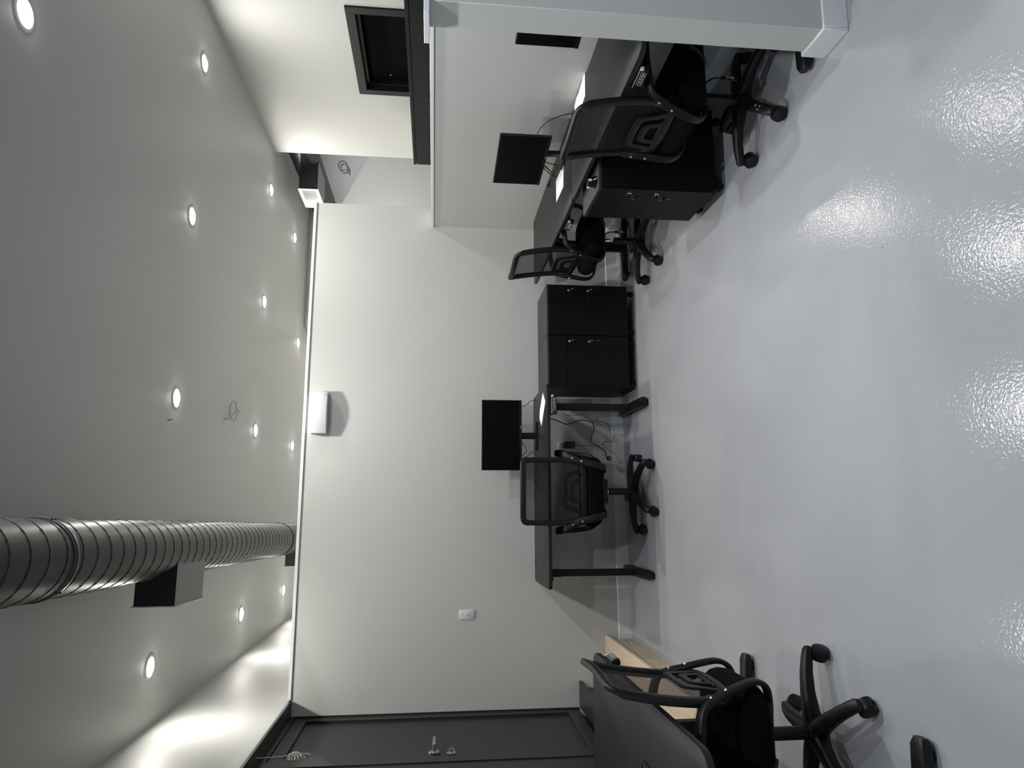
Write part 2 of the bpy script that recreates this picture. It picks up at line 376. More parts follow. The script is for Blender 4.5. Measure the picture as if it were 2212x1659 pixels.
# ------------------------------------------------------------------ recessed lamps and added fill lights
LAMPS_FILLS = [(-1.022, 5.062), (0.739, 5.169), (2.095, 5.209), (3.339, 5.231), (-1.015, 7.277), (0.742, 7.427), (2.099, 7.490), (3.352, 7.519),
         (-1.013, 9.205), (0.741, 9.319), (2.088, 9.391), (3.326, 8.862), (0.751, 3.051), (3.34, 3.03), (2.109, 3.010),
         (0.75, 0.87), (2.10, 0.87), (-1.01, 11.3), (0.74, 11.4), (2.09, 11.4), (4.85, 8.6)]  # far row and corridor entry at the end are added, unseen fill lights
COOL = {12: 1.2, 13: 0.7, 14: 1.0, 15: 1.25, 16: 1.0, 20: 0.8}
DIM = {0: 0.56, 1: 0.9, 2: 0.8, 3: 0.36, 4: 0.42, 7: 0.42, 8: 0.6}
LLAB = ['nearest round ceiling lamp on the door side of the big spiral duct', 'ceiling lamp between the camera and the cable loop hanging from the ceiling',
        'ceiling lamp second along the row that starts with the largest lamp', 'ceiling lamp nearest the bright corridor wall with the dark doorway',
        'middle one of the three ceiling lamps on the door side of the big duct', 'ceiling lamp just beyond the cable loop hanging from the ceiling',
        'ceiling lamp third along the row that starts with the largest lamp', 'ceiling lamp closest to the white register on the corridor duct',
        'most distant ceiling lamp on the door side of the big duct', 'most distant ceiling lamp over the wall speaker, close to the partition cap',
        'most distant ceiling lamp in the row starting with the largest, by the bulkhead corner', 'small ceiling lamp in front of the shaded far bulkhead, past the duct register',
        None, None, 'largest ceiling lamp, cut off by the corner of the picture']
lamp0 = None
LAMP_W = 26.0
for i, (x, y) in enumerate(LAMPS_FILLS):
    if i in (0, 1, 2, 3, 4, 5, 6, 7, 8, 9, 10, 11, 14):
        if lamp0 is None:
            lamp0 = thing('downlight', LLAB[i], 'ceiling lamp', (x, y, CEIL), 0, 'recessed lamps in the ceiling')
            MB().lathe([(0.057, -0.001), (0.063, -0.006), (0.076, -0.004), (0.079, 0.0), (0.079, 0.002)], 40).build('trim_ring', 'white_plastic', lamp0)
            MB().lathe([(0.0, -0.021), (0.018, -0.0200), (0.035, -0.0160), (0.049, -0.0090), (0.0575, -0.001)], 40).build('lens', 'lens', lamp0)
        else:
            c = copy_tree(lamp0); c.location = (x, y, CEIL); c['label'] = LLAB[i]
    ld = bpy.data.lights.new('lamp', 'AREA'); ld.shape = 'DISK'; ld.size = 0.11; ld.energy = LAMP_W * COOL.get(i, 1.0) * DIM.get(i, 1.0); ld.spread = R(180)
    ld.color = (0.90, 0.95, 1.0) if i in COOL else (1.0, 0.975, 0.925)
    lo = bpy.data.objects.new('lamp_and_fill_light', ld); COL.objects.link(lo); lo.location = (x, y, CEIL - 0.024)

# ------------------------------------------------------------------ ducts
def duct(name, label, p0, ang, length, r, seam_off, rings, boxes):
    root = thing(name, label, 'duct', p0, ang)          # local +Y runs along the duct
    n = 48
    MB().tube([(0, 0, 0), (0, length, 0)], r, n=n).build('pipe', 'duct_metal', root)
    sm = MB(); pitch = 0.123; y = seam_off
    k = int((length - seam_off) / pitch); pts = []
    for q in range(k * 24):
        a = 2 * PI * q / 24; pts.append((r * math.cos(a), seam_off + pitch * q / 24, r * math.sin(a)))
    sm.tube(pts, 0.0032, n=5); sm.build('spiral_seam', 'duct_seam', root, smooth=60)
    for y in rings:
        cr = MB(); cr.lathe([(r, -0.022), (r + 0.004, -0.020), (r + 0.004, -0.003), (r + 0.006, 0), (r + 0.004, 0.003), (r + 0.004, 0.020), (r, 0.022)], n, T(0, y, 0) @ Matrix.Rotation(R(-90), 4, 'X'))
        c = cr.build('joint_collar', 'duct_metal', root)
        for q in range(3):
            a = 0.35 + q * 2 * PI / 3
            for dy in (-0.012, 0.012):
                MB().cyl((r * math.cos(a), y + dy, -r * math.sin(a)), ((r + 0.009) * math.cos(a), y + dy, -(r + 0.009) * math.sin(a)), 0.004, n=8).build('screw', 'duct_seam', c)
    for (y0, y1, z0, z1, xe) in boxes:
        b = MB(); xi = -r * 0.35
        b.box((xe, y0, z0), (xi, y1, z1))
        bo = b.build('branch_box', 'box_steel', root)
        e = MB(); e.box((xe - 0.001, y0 - 0.0035, z0 - 0.001), (xi, y0 - 0.0005, z1 + 0.001)); e.build('box_end', 'box_dark', bo)
        fl = MB(); zz = -math.sqrt(max(r * r - xi * xi, 0)); fl.box((xi - 0.004, y0, z0 - 0.002), (xi + 0.05, y1, z0 + 0.002), M=T(0, 0, 0)); 
        for q in range(4): fl.cyl((xi + 0.025, y0 + 0.04 + q * (y1 - y0 - 0.08) / 3, z0 - 0.008), (xi + 0.025, y0 + 0.04 + q * (y1 - y0 - 0.08) / 3, z0), 0.005, n=8)
        fl.build('flange', 'box_steel', bo)
        g = MB(); o = 0.012; t = 0.026
        g.box((xe - 0.006, y0 - o, z0 - o), (xe, y1 + o, z0 + t), 0.002, 1).box((xe - 0.006, y0 - o, z1 - t), (xe, y1 + o, z1 + o), 0.002, 1)
        g.box((xe - 0.006, y0 - o, z0 + t), (xe, y0 + t, z1 - t), 0.002, 1).box((xe - 0.006, y1 - t, z0 + t), (xe, y1 + o, z1 - t), 0.002, 1)
        gg = g.build('register_frame', 'vent_white', bo)
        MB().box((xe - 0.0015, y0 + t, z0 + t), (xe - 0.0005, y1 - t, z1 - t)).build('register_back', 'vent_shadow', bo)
        v = MB(); N = 15
        for q in range(N):
            yy = y0 + t + (q + 0.5) * (y1 - y0 - 2 * t) / N
            v.box((-0.0006, -0.007, z0 + t), (0.0006, 0.007, z1 - t), M=T(xe - 0.005, yy, 0) @ RZ(R(35)))
        v.box((xe - 0.006, (y0 + y1) / 2 + 0.1, z0 + t), (xe - 0.002, (y0 + y1) / 2 + 0.106, z1 - t))
        v.build('louver', 'vent_white', bo)
    return root
P1 = (-0.192 + 0.029 * 2.71, 0.0, 3.020)
duct('spiral_duct', 'large black spiral duct hung below the ceiling, passing over the partition', P1, 0.029, 13.6, 0.153, 0.05, (2.92, 7.2), ((4.085, 4.55, -0.134, 0.070, -0.288), (8.0, 8.46, -0.134, 0.070, -0.288)))
duct('spiral_duct', 'dark spiral duct with a white register, coming out of the tall corridor wall', (4.10, 7.575, 3.12), 0.0, 2.17, 0.165, 0.05, (), ((8.2 - 7.575, 8.72 - 7.575, -0.153, 0.060, -0.41),))

# ------------------------------------------------------------------ desks
def make_desk():
    root = thing('standing_desk', '', 'desk')
    return root
DT = 0.024
def desk(label, length, depth, loc, rz, legs, panel, grommets, rc=0.035, seam=None):
    """local frame: x along the desk, front edge at y = 0, back edge at y = depth"""
    root = thing('standing_desk', label, 'desk', (loc[0], loc[1], 0), rz, 'black height adjustable desks')
    tp = MB(); tp.prism(rrect(0, 0, length, depth, rc), 0.75 - DT, 0.75, 0.0035)
    top = tp.build('tabletop', 'desk_laminate', root)
    for gx, gy in grommets:
        g = MB(); g.lathe([(0.0, 0.752), (0.024, 0.752), (0.027, 0.7525), (0.031, 0.7525), (0.033, 0.7503)], 28, T(gx, gy, 0)); g.build('cable_grommet', 'black_plastic', top)
    if seam: MB().box((0.004, seam - 0.001, 0.75), (length - 0.004, seam + 0.001, 0.7503)).build('panel_seam', 'bezel', top)
    for lx in legs:
        l = MB(); cy = depth * 0.52
        l.box((lx - 0.0235, cy - 0.036, 0.05), (lx + 0.0235, cy + 0.036, 0.62), 0.003, 1).box((lx - 0.0265, cy - 0.039, 0.60), (lx + 0.0265, cy + 0.039, 0.715), 0.003, 1)
        l.box((lx - 0.035, 0.09, 0.705), (lx + 0.035, depth - 0.06, 0.75 - DT), 0.002, 1)
        leg = l.build('leg', 'black_steel', root)
        fo = MB(); fo.sweep([(lx, 0.006, 0.030), (lx, 0.03, 0.032), (lx, 0.14, 0.034), (lx, depth * 0.52, 0.036), (lx, depth - 0.14, 0.034), (lx, depth - 0.035, 0.032), (lx, depth - 0.012, 0.030)],
                        [0.045, 0.066, 0.070, 0.070, 0.070, 0.066, 0.045], [0.030, 0.044, 0.048, 0.052, 0.048, 0.044, 0.030], (1, 0, 0), 16, 4)
        for yy in (0.06, depth - 0.06): fo.cyl((lx, yy, 0), (lx, yy, 0.02), 0.02, n=16)
        fo.build('foot', 'black_plastic', leg)
    b = MB(); cy = depth * 0.52
    b.box((min(legs), cy - 0.03, 0.703), (max(legs), cy + 0.03, 0.7255), 0.002, 1); b.build('crossbeam', 'black_steel', root)
    # keypad hung under the front edge: (x centre, direction of the white end)
    px, dr = panel
    k = MB(); k.prism(rrect(-0.068, -0.020, 0.068, 0.020, 0.006), -0.026, 0, 0.003)
    KM = T(px, -0.004, 0.7005) @ Matrix.Rotation(R(90 - 14), 4, 'X')
    k.xf(KM); kp = k.build('control_panel', 'soft_plastic', root); kp['label'] = 'keypad with white print'
    k = MB(); k.box((px - 0.066, 0.004, 0.70), (px + 0.066, 0.075, 0.75 - DT - 0.0005), 0.003, 1); k.build('keypad_mount', 'black_plastic', root)
    q = MB()
    for i, gl in enumerate(('up', 'down', '2', '1')):
        cx = dr * (0.040 - i * 0.0235)
        ring = [(cx + x, -0.004 + y, 0.0006) for x, y in rrect(-0.0092, -0.0105, 0.0092, 0.0105, 0.0035, 4)]
        q.tube(ring, 0.0006, n=4, closed=True)
        if gl in ('up', 'down'):
            sgn = 1 if gl == 'up' else -1
            q.prism([(cx - 0.004, -0.004 - 0.0035 * sgn), (cx + 0.004, -0.004 - 0.0035 * sgn), (cx, -0.004 + 0.0045 * sgn)], 0.0001, 0.0006)
        else: q.text(gl, 0.012, T(cx, -0.004, 0.0004))
    q.box((-0.064, 0.0145, 0.0), (0.064, 0.0163, 0.0006))
    q.xf(KM); q.build('key_print', 'white_print', kp)
    e = MB(); e.box((dr * 0.0665 - 0.007, 0.002, -0.012), (dr * 0.0665 + 0.007, 0.018, 0.0015), 0.002, 2); e.xf(KM); e.build('white_end_tab', 'white_plastic', kp)
    return root
# facing the partition
back_desk = desk('black standing desk against the partition below the wall speaker', 1.43, 0.70, (-0.575, 4.985), WROT * 0.3, (0.085, 1.315), (1.275, 1), ((0.155, 0.655), (1.40 - 0.02, 0.63)))
# along the low wall: front edge faces -x, so local x runs towards -y ... rz = -90 deg
far_desk = desk('black standing desk in the corner where the partition meets the low wall', 1.642, 0.545, (1.772, 5.60), -PI / 2, (0.17, 1.46), (1.27, 1), ((0.06, 0.485), (1.26, 0.485)), rc=0.04)
near_desk = desk('black standing desk along the low wall, right behind the white wing wall', 1.455, 0.545, (1.772, 3.955), -PI / 2, (0.030, 1.375), (1.255, 1), ((0.08, 0.485), (1.32, 0.485)), rc=0.045)
left_desk = desk('black standing desk near the dark door, in front of the wood step', 1.53, 0.64, (-0.708, 2.115), PI / 2, (0.105, 1.375), (1.33, 1), ((1.42, 0.58),), rc=0.085, seam=0.345)

# ------------------------------------------------------------------ office chairs (local: sitter looks towards +y)
SIDEP = [(0.44, -0.158), (0.50, -0.170), (0.56, -0.172), (0.64, -0.174), (0.72, -0.182), (0.80, -0.192), (0.88, -0.207), (0.95, -0.230)]
def by(z): return interp(SIDEP, z)
def bnorm(z):
    d = (by(z + 0.01) - by(z - 0.01)) / 0.02
    return Vector((0, 1, -d)).normalized()
def bow(x): return -0.018 * (1 - (x / 0.225) ** 2)
def on_back(x, z, off=0.0):
    n = bnorm(z); return Vector((x, by(z) + bow(x), z)) + n * off
def make_chair():
    root = thing('office_chair', '', 'chair')
    # five-star base with casters
    b = MB(); b.lathe([(0.0, 0.066), (0.036, 0.066), (0.042, 0.085), (0.036, 0.128), (0.030, 0.140), (0.0, 0.140)], 28)
    for k in range(5):
        a = k * 2 * PI / 5; ca, sa = math.cos(a), math.sin(a)
        prof = [(0.015, 0.100, 0.066, 0.070), (0.07, 0.106, 0.060, 0.058), (0.14, 0.105, 0.053, 0.048), (0.21, 0.096, 0.048, 0.042), (0.262, 0.083, 0.046, 0.037), (0.290, 0.075, 0.044, 0.032), (0.302, 0.071, 0.034, 0.022)]
        b.sweep([(r * ca, r * sa, z) for r, z, _, _ in prof], [p[2] for p in prof], [p[3] for p in prof], (-sa, ca, 0), 14, 3.5)
    base = b.build('star_base', 'soft_plastic', root)
    for k in range(5):
        a = k * 2 * PI / 5; sw = a + (0.9, 2.4, -0.6, 1.6, 0.3)[k]
        c = MB()
        for sgn in (-1, 1):
            c.lathe([(0.0, -0.0105), (0.022, -0.0105), (0.0292, -0.007), (0.0305, 0.0), (0.0292, 0.007), (0.022, 0.0105), (0.0, 0.0105)], 24, T(-0.012, sgn * 0.0155, 0.0305) @ RX90)
        c.sweep([(-0.012 + 0.0320 * math.cos(t), 0, 0.0305 + 0.0320 * math.sin(t)) for t in [R(d) for d in range(-10, 191, 20)]], 0.042, 0.006, (0, 1, 0), 10, 4)
        c.cyl((0, 0, 0.046), (0, 0, 0.075), 0.009, n=12)
        c.xf(RZ(sw)); c.build('caster', 'black_plastic', base, (0.283 * math.cos(a), 0.283 * math.sin(a), 0.0))
    MB().cyl((0, 0, 0.13), (0, 0, 0.282), 0.0245, 0.0245, 24).lathe([(0.0245, 0.280), (0.022, 0.286), (0.015, 0.287)], 24).build('gas_sleeve', 'black_plastic', root)
    MB().cyl((0, 0, 0.24), (0, 0, 0.330), 0.0135, n=20).build('gas_piston', 'chrome', root)
    up = bpy.data.objects.new('seat_assembly', None); 
    # seat and its mechanism
    s = MB()
    def seat_fn(u, v):
        pass
    N = 26
    def sect(t):  # outline, super-ellipse
        a = 2 * PI * t; ca, sa = math.cos(a), math.sin(a); p = 4.2
        return math.copysign(abs(ca) ** (2 / p), ca), math.copysign(abs(sa) ** (2 / p), sa)
    rings = [(0.0, 0.470), (0.5, 0.471), (0.80, 0.468), (0.92, 0.458), (0.98, 0.440), (1.0, 0.416), (0.985, 0.390), (0.93, 0.374), (0.80, 0.368), (0.0, 0.368)]
    bm = s.bm; RG = []
    for rr, z in rings:
        if rr == 0: RG.append([bm.verts.new((0, 0.015, z))]); continue
        rg = []
        for k in range(64):
            x, y = sect(k / 64); X, Y = x * 0.245 * rr * (1 + 0.02 * y), 0.015 + y * 0.232 * rr
            dz = -0.030 * max(0, (Y - 0.14) / 0.11) ** 2 + 0.010 * abs(x * rr) ** 3 * (1 if z > 0.45 else 0)
            rg.append(bm.verts.new((X, Y, z + dz)))
        RG.append(rg)
    for a, c in zip(RG, RG[1:]):
        for k in range(64):
            l = (k + 1) % 64
            if len(a) == 1: bm.faces.new((a[0], c[k], c[l]))
            elif len(c) == 1: bm.faces.new((a[k], a[l], c[0]))
            else: bm.faces.new((a[k], a[l], c[l], c[k]))
    s.build('seat', 'seat_fabric', root, smooth=60)
    MB().box((-0.19, -0.16, 0.350), (0.19, 0.18, 0.370), 0.008).build('seat_pan', 'black_plastic', root)
    m = MB(); m.box((-0.085, -0.11, 0.316), (0.085, 0.11, 0.351), 0.008).cyl((0, 0.11, 0.333), (0, 0.135, 0.333), 0.022, n=20)
    m.build('tilt_mechanism', 'black_steel', root)
    lv = MB(); lv.tube(smooth_path([(0.08, -0.02, 0.362), (0.14, -0.02, 0.356), (0.175, -0.02, 0.338), (0.183, -0.02, 0.31), (0.184, -0.02, 0.292)], 5), 0.0042, n=8)
    lever = lv.xf(T(0, 0, -0.022)).build('height_lever', 'black_steel', root)
    lv = MB(); lv.sweep([(0.184, -0.02, 0.302), (0.184, -0.02, 0.285), (0.185, -0.02, 0.255), (0.186, -0.02, 0.226)], [0.014, 0.021, 0.029, 0.022], [0.011, 0.012, 0.012, 0.009], (0, 1, 0), 14, 3)
    pd = lv.xf(T(0, 0, -0.022)).build('lever_paddle', 'black_plastic', lever)
    ic = MB(); X0 = 0.1925
    def bar(y0, z0, y1, z1, wd=0.0014): ic.sweep([(X0, y0, z0), (X0, y1, z1)], wd, 0.0006, None, 4, 2)
    def bar2(y0, z0, y1, z1, wd=0.0013):
        d = Vector((0, y1 - y0, z1 - z0)).normalized(); sd = Vector((0, -d.z, d.y))
        ic.sweep([(X0, y0, z0), (X0, y1, z1)], wd, 0.0007, sd, 4, 2)
    c0 = -0.02
    for q in ((c0 - .007, .279, c0 - .002, .276), (c0 + .001, .276, c0 + .006, .279), (c0 - .007, .274, c0 - .002, .272), (c0 + .001, .272, c0 + .006, .274),
              (c0 - .005, .269, c0, .262), (c0, .262, c0 + .005, .269), (c0, .266, c0, .258), (c0 - .005, .257, c0 + .003, .257), (c0 - .005, .257, c0 - .005, .246), (c0 + .003, .257, c0 + .006, .249),
              (c0 - .006, .251, c0 + .009, .251), (c0 - .001, .251, c0 - .001, .245), (c0 - .005, .244, c0 + .002, .244)): bar2(*q)
    ic.xf(T(0, 0, -0.022)).build('lever_print', 'white_print', pd)
    # backrest: closed frame loop, net, moulded lumbar arches and lower crossbar
    fr = [(-0.165, 0.500), (-0.192, 0.535), (-0.208, 0.585), (-0.214, 0.65), (-0.216, 0.76), (-0.213, 0.88), (-0.209, 0.915), (-0.196, 0.932), (-0.165, 0.9375), (0, 0.9385)]
    loop = fr + [(-x, z) for x, z in reversed(fr[:-1])]
    pp = smooth_path([on_back(x, z) for x, z in loop], 4)
    cen = Vector((0, 0, 0.72))
    sides = []
    for p in pp:
        sides.append(bnorm(p.z))
    Wd = [0.034 if p.z < 0.90 else 0.026 for p in pp]; Th = [0.036 + 0.004 * (1 if p.z > 0.9 else 0) for p in pp]
    f = MB(); f.sweep(pp, Wd, Th, sides, 12, 3.2); bf = f.build('back_frame', 'black_plastic', root)
    nt = MB()
    def net(u, v):
        z = 0.505 + 0.43 * v; hw = 0.172 if z < 0.53 else 0.205
        hw = interp([(0.505, 0.165), (0.55, 0.192), (0.62, 0.206), (0.935, 0.204)], z)
        return on_back((2 * u - 1) * hw, z, 0.003)
    nt.grid(net, 14, 18); nt.build('back_mesh', 'mesh_fabric', root, smooth=180)
    lm = MB(); OFF = -0.012
    def strip(pts, wd, th=0.010, sub=5):
        q = smooth_path([on_back(x, z, OFF) for x, z in pts], sub)
        sd = []
        for i, p in enumerate(q):
            t = (q[min(i + 1, len(q) - 1)] - q[max(i - 1, 0)]).normalized(); sd.append(t.cross(bnorm(p.z)))
        ws = wd if isinstance(wd, (int, float)) else [wd[0] + (wd[1] - wd[0]) * math.sin(PI * i / (len(q) - 1)) for i in range(len(q))]
        lm.sweep(q, ws, th, sd, 12, 4)
    strip([(-0.188, 0.512), (-0.12, 0.5085), (0, 0.507), (0.12, 0.5085), (0.188, 0.512)], 0.036, 0.016)
    strip([(-0.150, 0.520), (-0.128, 0.560), (-0.114, 0.610), (-0.098, 0.637), (-0.06, 0.645), (0.06, 0.645), (0.098, 0.637), (0.114, 0.610), (0.128, 0.560), (0.150, 0.520)], (0.030, 0.034))
    strip([(-0.075, 0.520), (-0.067, 0.556), (-0.058, 0.586), (-0.038, 0.597), (0.038, 0.597), (0.058, 0.586), (0.067, 0.556), (0.075, 0.520)], (0.028, 0.034))
    strip([(-0.10, 0.524), (-0.05, 0.529), (0.05, 0.529), (0.10, 0.524)], 0.014)
    lm.build('lumbar_support', 'soft_plastic', root)
    # looped arms bolted to the sides of the back
    for sgn in (-1, 1):
        P = [(0.215, 0.02, 0.372), (0.248, 0.045, 0.400), (0.268, 0.085, 0.470), (0.278, 0.118, 0.565), (0.280, 0.115, 0.628), (0.278, 0.075, 0.652), (0.274, 0.0, 0.654), (0.266, -0.085, 0.646), (0.252, -0.148, 0.632), (0.236, -0.176, 0.602), (0.209, -0.197, 0.540), (0.188, -0.218, 0.465),
             (0.172, -0.228, 0.405), (0.160, -0.205, 0.362), (0.148, -0.14, 0.348), (0.135, -0.06, 0.346)]
        q = smooth_path([(sgn * x, y, z) for x, y, z in P], 4)
        n = len(q); W = []; TT = []
        for i in range(n):
            t = i / (n - 1)
            W.append(interp([(0, 0.034), (0.2, 0.036), (0.3, 0.050), (0.45, 0.056), (0.55, 0.052), (0.65, 0.054), (0.8, 0.048), (0.9, 0.050), (1, 0.05)], t))
            TT.append(interp([(0, 0.016), (0.2, 0.022), (0.33, 0.030), (0.48, 0.030), (0.58, 0.022), (0.85, 0.020), (1, 0.014)], t))
        a = MB(); a.sweep(q, W, TT, (1, 0, 0), 14, 3.2); arm = a.build('armrest', 'soft_plastic', root)
        for (x, y, z, nn) in ((0.228, -0.184, 0.590, (0, -0.95, -0.25)), (0.206, -0.203, 0.528, (0, -0.95, -0.28))):
            nv = Vector(nn).normalized(); c = Vector((sgn * x, y, z))
            MB().cyl(c + nv * 0.004, c + nv * 0.0125, 0.0068, 0.0055, 14).build('bolt', 'chrome', arm)
        sp = MB(); sp.box((sgn * 0.210 - 0.012, -0.196, 0.535), (sgn * 0.210 + 0.012, -0.165, 0.60), 0.004, 1); sp.build('arm_bracket', 'black_plastic', arm)
    return root
BASEPARTS = ('star_base', 'gas_sleeve', 'gas_piston')
def pose_chair(ch, label, x, y, rz, base_deg, lift):
    ch['label'] = label; ch['group'] = 'black mesh office chairs'
    ch.location = (x, y, 0); ch.rotation_euler = (0, 0, rz)
    for c in ch.children:
        nm = c.name.split('.')[0]
        if nm == 'star_base': c.rotation_euler = (0, 0, R(base_deg) - rz)
        elif nm == 'gas_piston': c.location = (0, 0, lift)
        elif nm in ('back_frame', 'back_mesh', 'lumbar_support'): c.location = (0, 0, lift)
        elif nm != 'gas_sleeve': c.location = (0, 0, min(lift, 0.05))
ch0 = make_chair()
CH = [('black mesh swivel chair pushed up to the desk against the partition', 0.090, 5.128, R(0), 27, 0.0),
      ('black mesh swivel chair at the low wall desk, nearest the white wing wall', 1.908, 3.03, R(-87.6), 15, 0.0),
      ('black mesh swivel chair in the corner beyond the cabinet, its seat raised high', 1.860, 4.785, R(-86.3), 10, 0.075),
      ('black mesh swivel chair tucked under the desk by the dark door', -0.845, 2.73, R(90), 15, 0.0)]
srcs = [ch0] + [copy_tree(ch0) for _ in CH[1:]]
for o in list(child(ch0, 'height_lever').children_recursive) + [child(ch0, 'height_lever')]: bpy.data.objects.remove(o)
for o, a in zip(srcs, CH): pose_chair(o, *a)

# worn sticker scraps on one leg of the chair by the wing wall
sk = MB()
for (r0, t0, dr, dt) in ((0.205, 0.004, 0.012, 0.007), (0.222, -0.008, 0.016, 0.005), (0.236, 0.006, 0.010, 0.008), (0.218, 0.012, 0.006, 0.004)):
    z = interp([(0.14, 0.129), (0.21, 0.117), (0.262, 0.1017)], r0) + 0.0006
    sl = -0.26
    sk.bm.faces.new([sk.bm.verts.new((r0 + a, t0 + b, z + a * sl)) for a, b in ((0, 0), (dr, dt * 0.3), (dr * 0.8, dt), (dr * 0.2, dt * 0.8))])
sk.xf(RZ(R(216))).build('sticker_scrap', 'grey_print', child(srcs[1], 'star_base'), smooth=0)

# ------------------------------------------------------------------ mobile pedestal cabinets (front towards local -y)
def make_cabinet():
    root = thing('pedestal_cabinet', '', 'cabinet')
    w2, d, z0, z1 = 0.2, 0.48, 0.062, 0.70
    b = MB(); b.box((-w2, 0.020, z0), (w2, d, z1 - 0.018), 0.0015, 1); b.build('body', 'cabinet_black', root)
    MB().box((-w2, 0.0, z1 - 0.018), (w2, d, z1), 0.002, 1).build('top', 'cabinet_top', root)
    cuts = [z1 - 0.0195, 0.548, 0.398, z0 + 0.003]
    for i in range(3):
        dr = MB(); dr.box((-w2 + 0.0015, 0.0005, cuts[i + 1] + 0.0015), (w2 - 0.0015, 0.019, cuts[i] - 0.0015), 0.0012, 1)
        dw = dr.build('drawer', 'cabinet_black', root)
        if i == 0: continue
        zx, zz = w2 - 0.045, cuts[i] - 0.026
        lk = MB(); lk.lathe([(0, 0.0), (0.0105, 0.0), (0.0105, 0.006), (0.008, 0.009), (0.0, 0.0095)], 20, T(zx, 0.001, zz) @ RX90); lk.build('lock', 'chrome', dw)
        ky = MB(); ky.box((zx - 0.0012, -0.030, zz - 0.006), (zx + 0.0012, -0.008, zz + 0.006), 0.001, 1)
        rg = [(zx + 0.002, -0.026 + 0.010 * math.sin(a), zz - 0.016 + 0.011 * math.cos(a)) for a in [2 * PI * k / 20 for k in range(20)]]
        kk = ky.build('key', 'black_plastic', dw)
        rr = MB(); rr.tube(rg, 0.0012, n=6, closed=True); rr.box((zx + 0.0015, -0.028, zz - 0.072), (zx + 0.0035, -0.022, zz - 0.047)); rr.build('key_ring', 'chrome', dw)
        fb = MB(); fb.lathe([(0, -0.002), (0.010, -0.002), (0.011, 0), (0.010, 0.002), (0, 0.002)], 18, T(zx + 0.0025, -0.025, zz - 0.036) @ Matrix.Rotation(R(90), 4, 'Y')); fb.build('key_fob', 'black_plastic', dw)
    for sx, sy in ((-1, 0), (1, 0), (-1, 1), (1, 1)):
        c = MB(); x, y = sx * (w2 - 0.045), 0.055 + sy * (d - 0.10)
        for t in (-1, 1): c.lathe([(0, -0.007), (0.018, -0.007), (0.0215, 0), (0.018, 0.007), (0, 0.007)], 20, T(x + t * 0.010, y, 0.0215) @ Matrix.Rotation(R(90), 4, 'Y'))
        c.box((x - 0.018, y - 0.012, 0.034), (x + 0.018, y + 0.016, 0.046), 0.004, 1).cyl((x, y, 0.04), (x, y, 0.0625), 0.008, n=12)
        c.box((x - 0.025, y - 0.025, 0.056), (x + 0.025, y + 0.025, 0.0625))
        c.build('caster', 'black_plastic', root)
    return root
cab = make_cabinet()
CB = [('black pedestal cabinet at the partition, the one touching the desk end', 1.076, 5.27, 0.012),
      ('black pedestal cabinet at the partition, the one next to the corner chair', 1.480, 5.276, 0.012),
      ('black pedestal cabinet under the low wall desk, drawers turned to the room', 1.645, 3.683, R(-90) - 0.012)]
cs = [cab] + [copy_tree(cab) for _ in CB[1:]]
for o, (lb, x, y, rz) in zip(cs, CB):
    o['label'] = lb; o['group'] = 'black pedestal cabinets'; o.location = (x, y, 0); o.rotation_euler = (0, 0, rz)

# ------------------------------------------------------------------ monitors (screen towards local -y)
def make_monitor():
    root = thing('monitor', '', 'monitor')
    w2, z0, z1 = 0.27, 0.875, 1.184
    b = MB(); b.box((-w2, 0.0, z0), (w2, 0.016, z1), 0.003, 2).box((-0.17, 0.014, z0 + 0.03), (0.17, 0.045, z0 + 0.22), 0.012, 3); hb = b.build('housing', 'bezel', root)
    MB().box((-w2 + 0.006, -0.0012, z0 + 0.019), (w2 - 0.006, 0.0, z1 - 0.006)).build('screen', 'screen', root)
    MB().box((-w2 + 0.001, -0.002, z0 + 0.0005), (w2 - 0.001, 0.0, z0 + 0.0165), 0.0006, 1).build('chin', 'soft_plastic', root)
    lg = MB(); lg.tube([(x, -0.0022, z) for x, z in rrect(-0.012 + 0.06, z0 + 0.006, 0.012 + 0.06, z0 + 0.011, 0.0024, 3)], 0.0005, n=4, closed=True); lg.build('brand_mark', 'white_print', root)
    n = MB(); n.sweep([(0, 0.066, 0.755), (0, 0.066, 0.83), (0, 0.060, 0.92), (0, 0.046, 0.99)], [0.052, 0.050, 0.050, 0.06], [0.022, 0.022, 0.022, 0.02], (1, 0, 0), 12, 5); n.build('stand_neck', 'bezel', root)
    s = MB(); s.prism(rrect(-0.105, 0.012, 0.105, 0.12, 0.010), 0.7505, 0.766, 0.003); s.build('stand_base', 'soft_plastic', root)
    return root
mon = make_monitor()
MN = [('black monitor on the desk against the partition, screen facing the room', 0.526, 5.45, WROT * 0.2),
      ('black monitor on the far low wall desk, seen at an angle above the nearer chair', 2.115, 4.160, R(-84.8)),
      ('black monitor cut off by the white wing wall, on the nearest low wall desk', 2.197, 2.842, R(-87))]
ms = [mon] + [copy_tree(mon) for _ in MN[1:]]
for o, (lb, x, y, rz) in zip(ms, MN):
    o['label'] = lb; o['group'] = 'black desk monitors'; o.location = (x, y, 0); o.rotation_euler = (0, 0, rz)

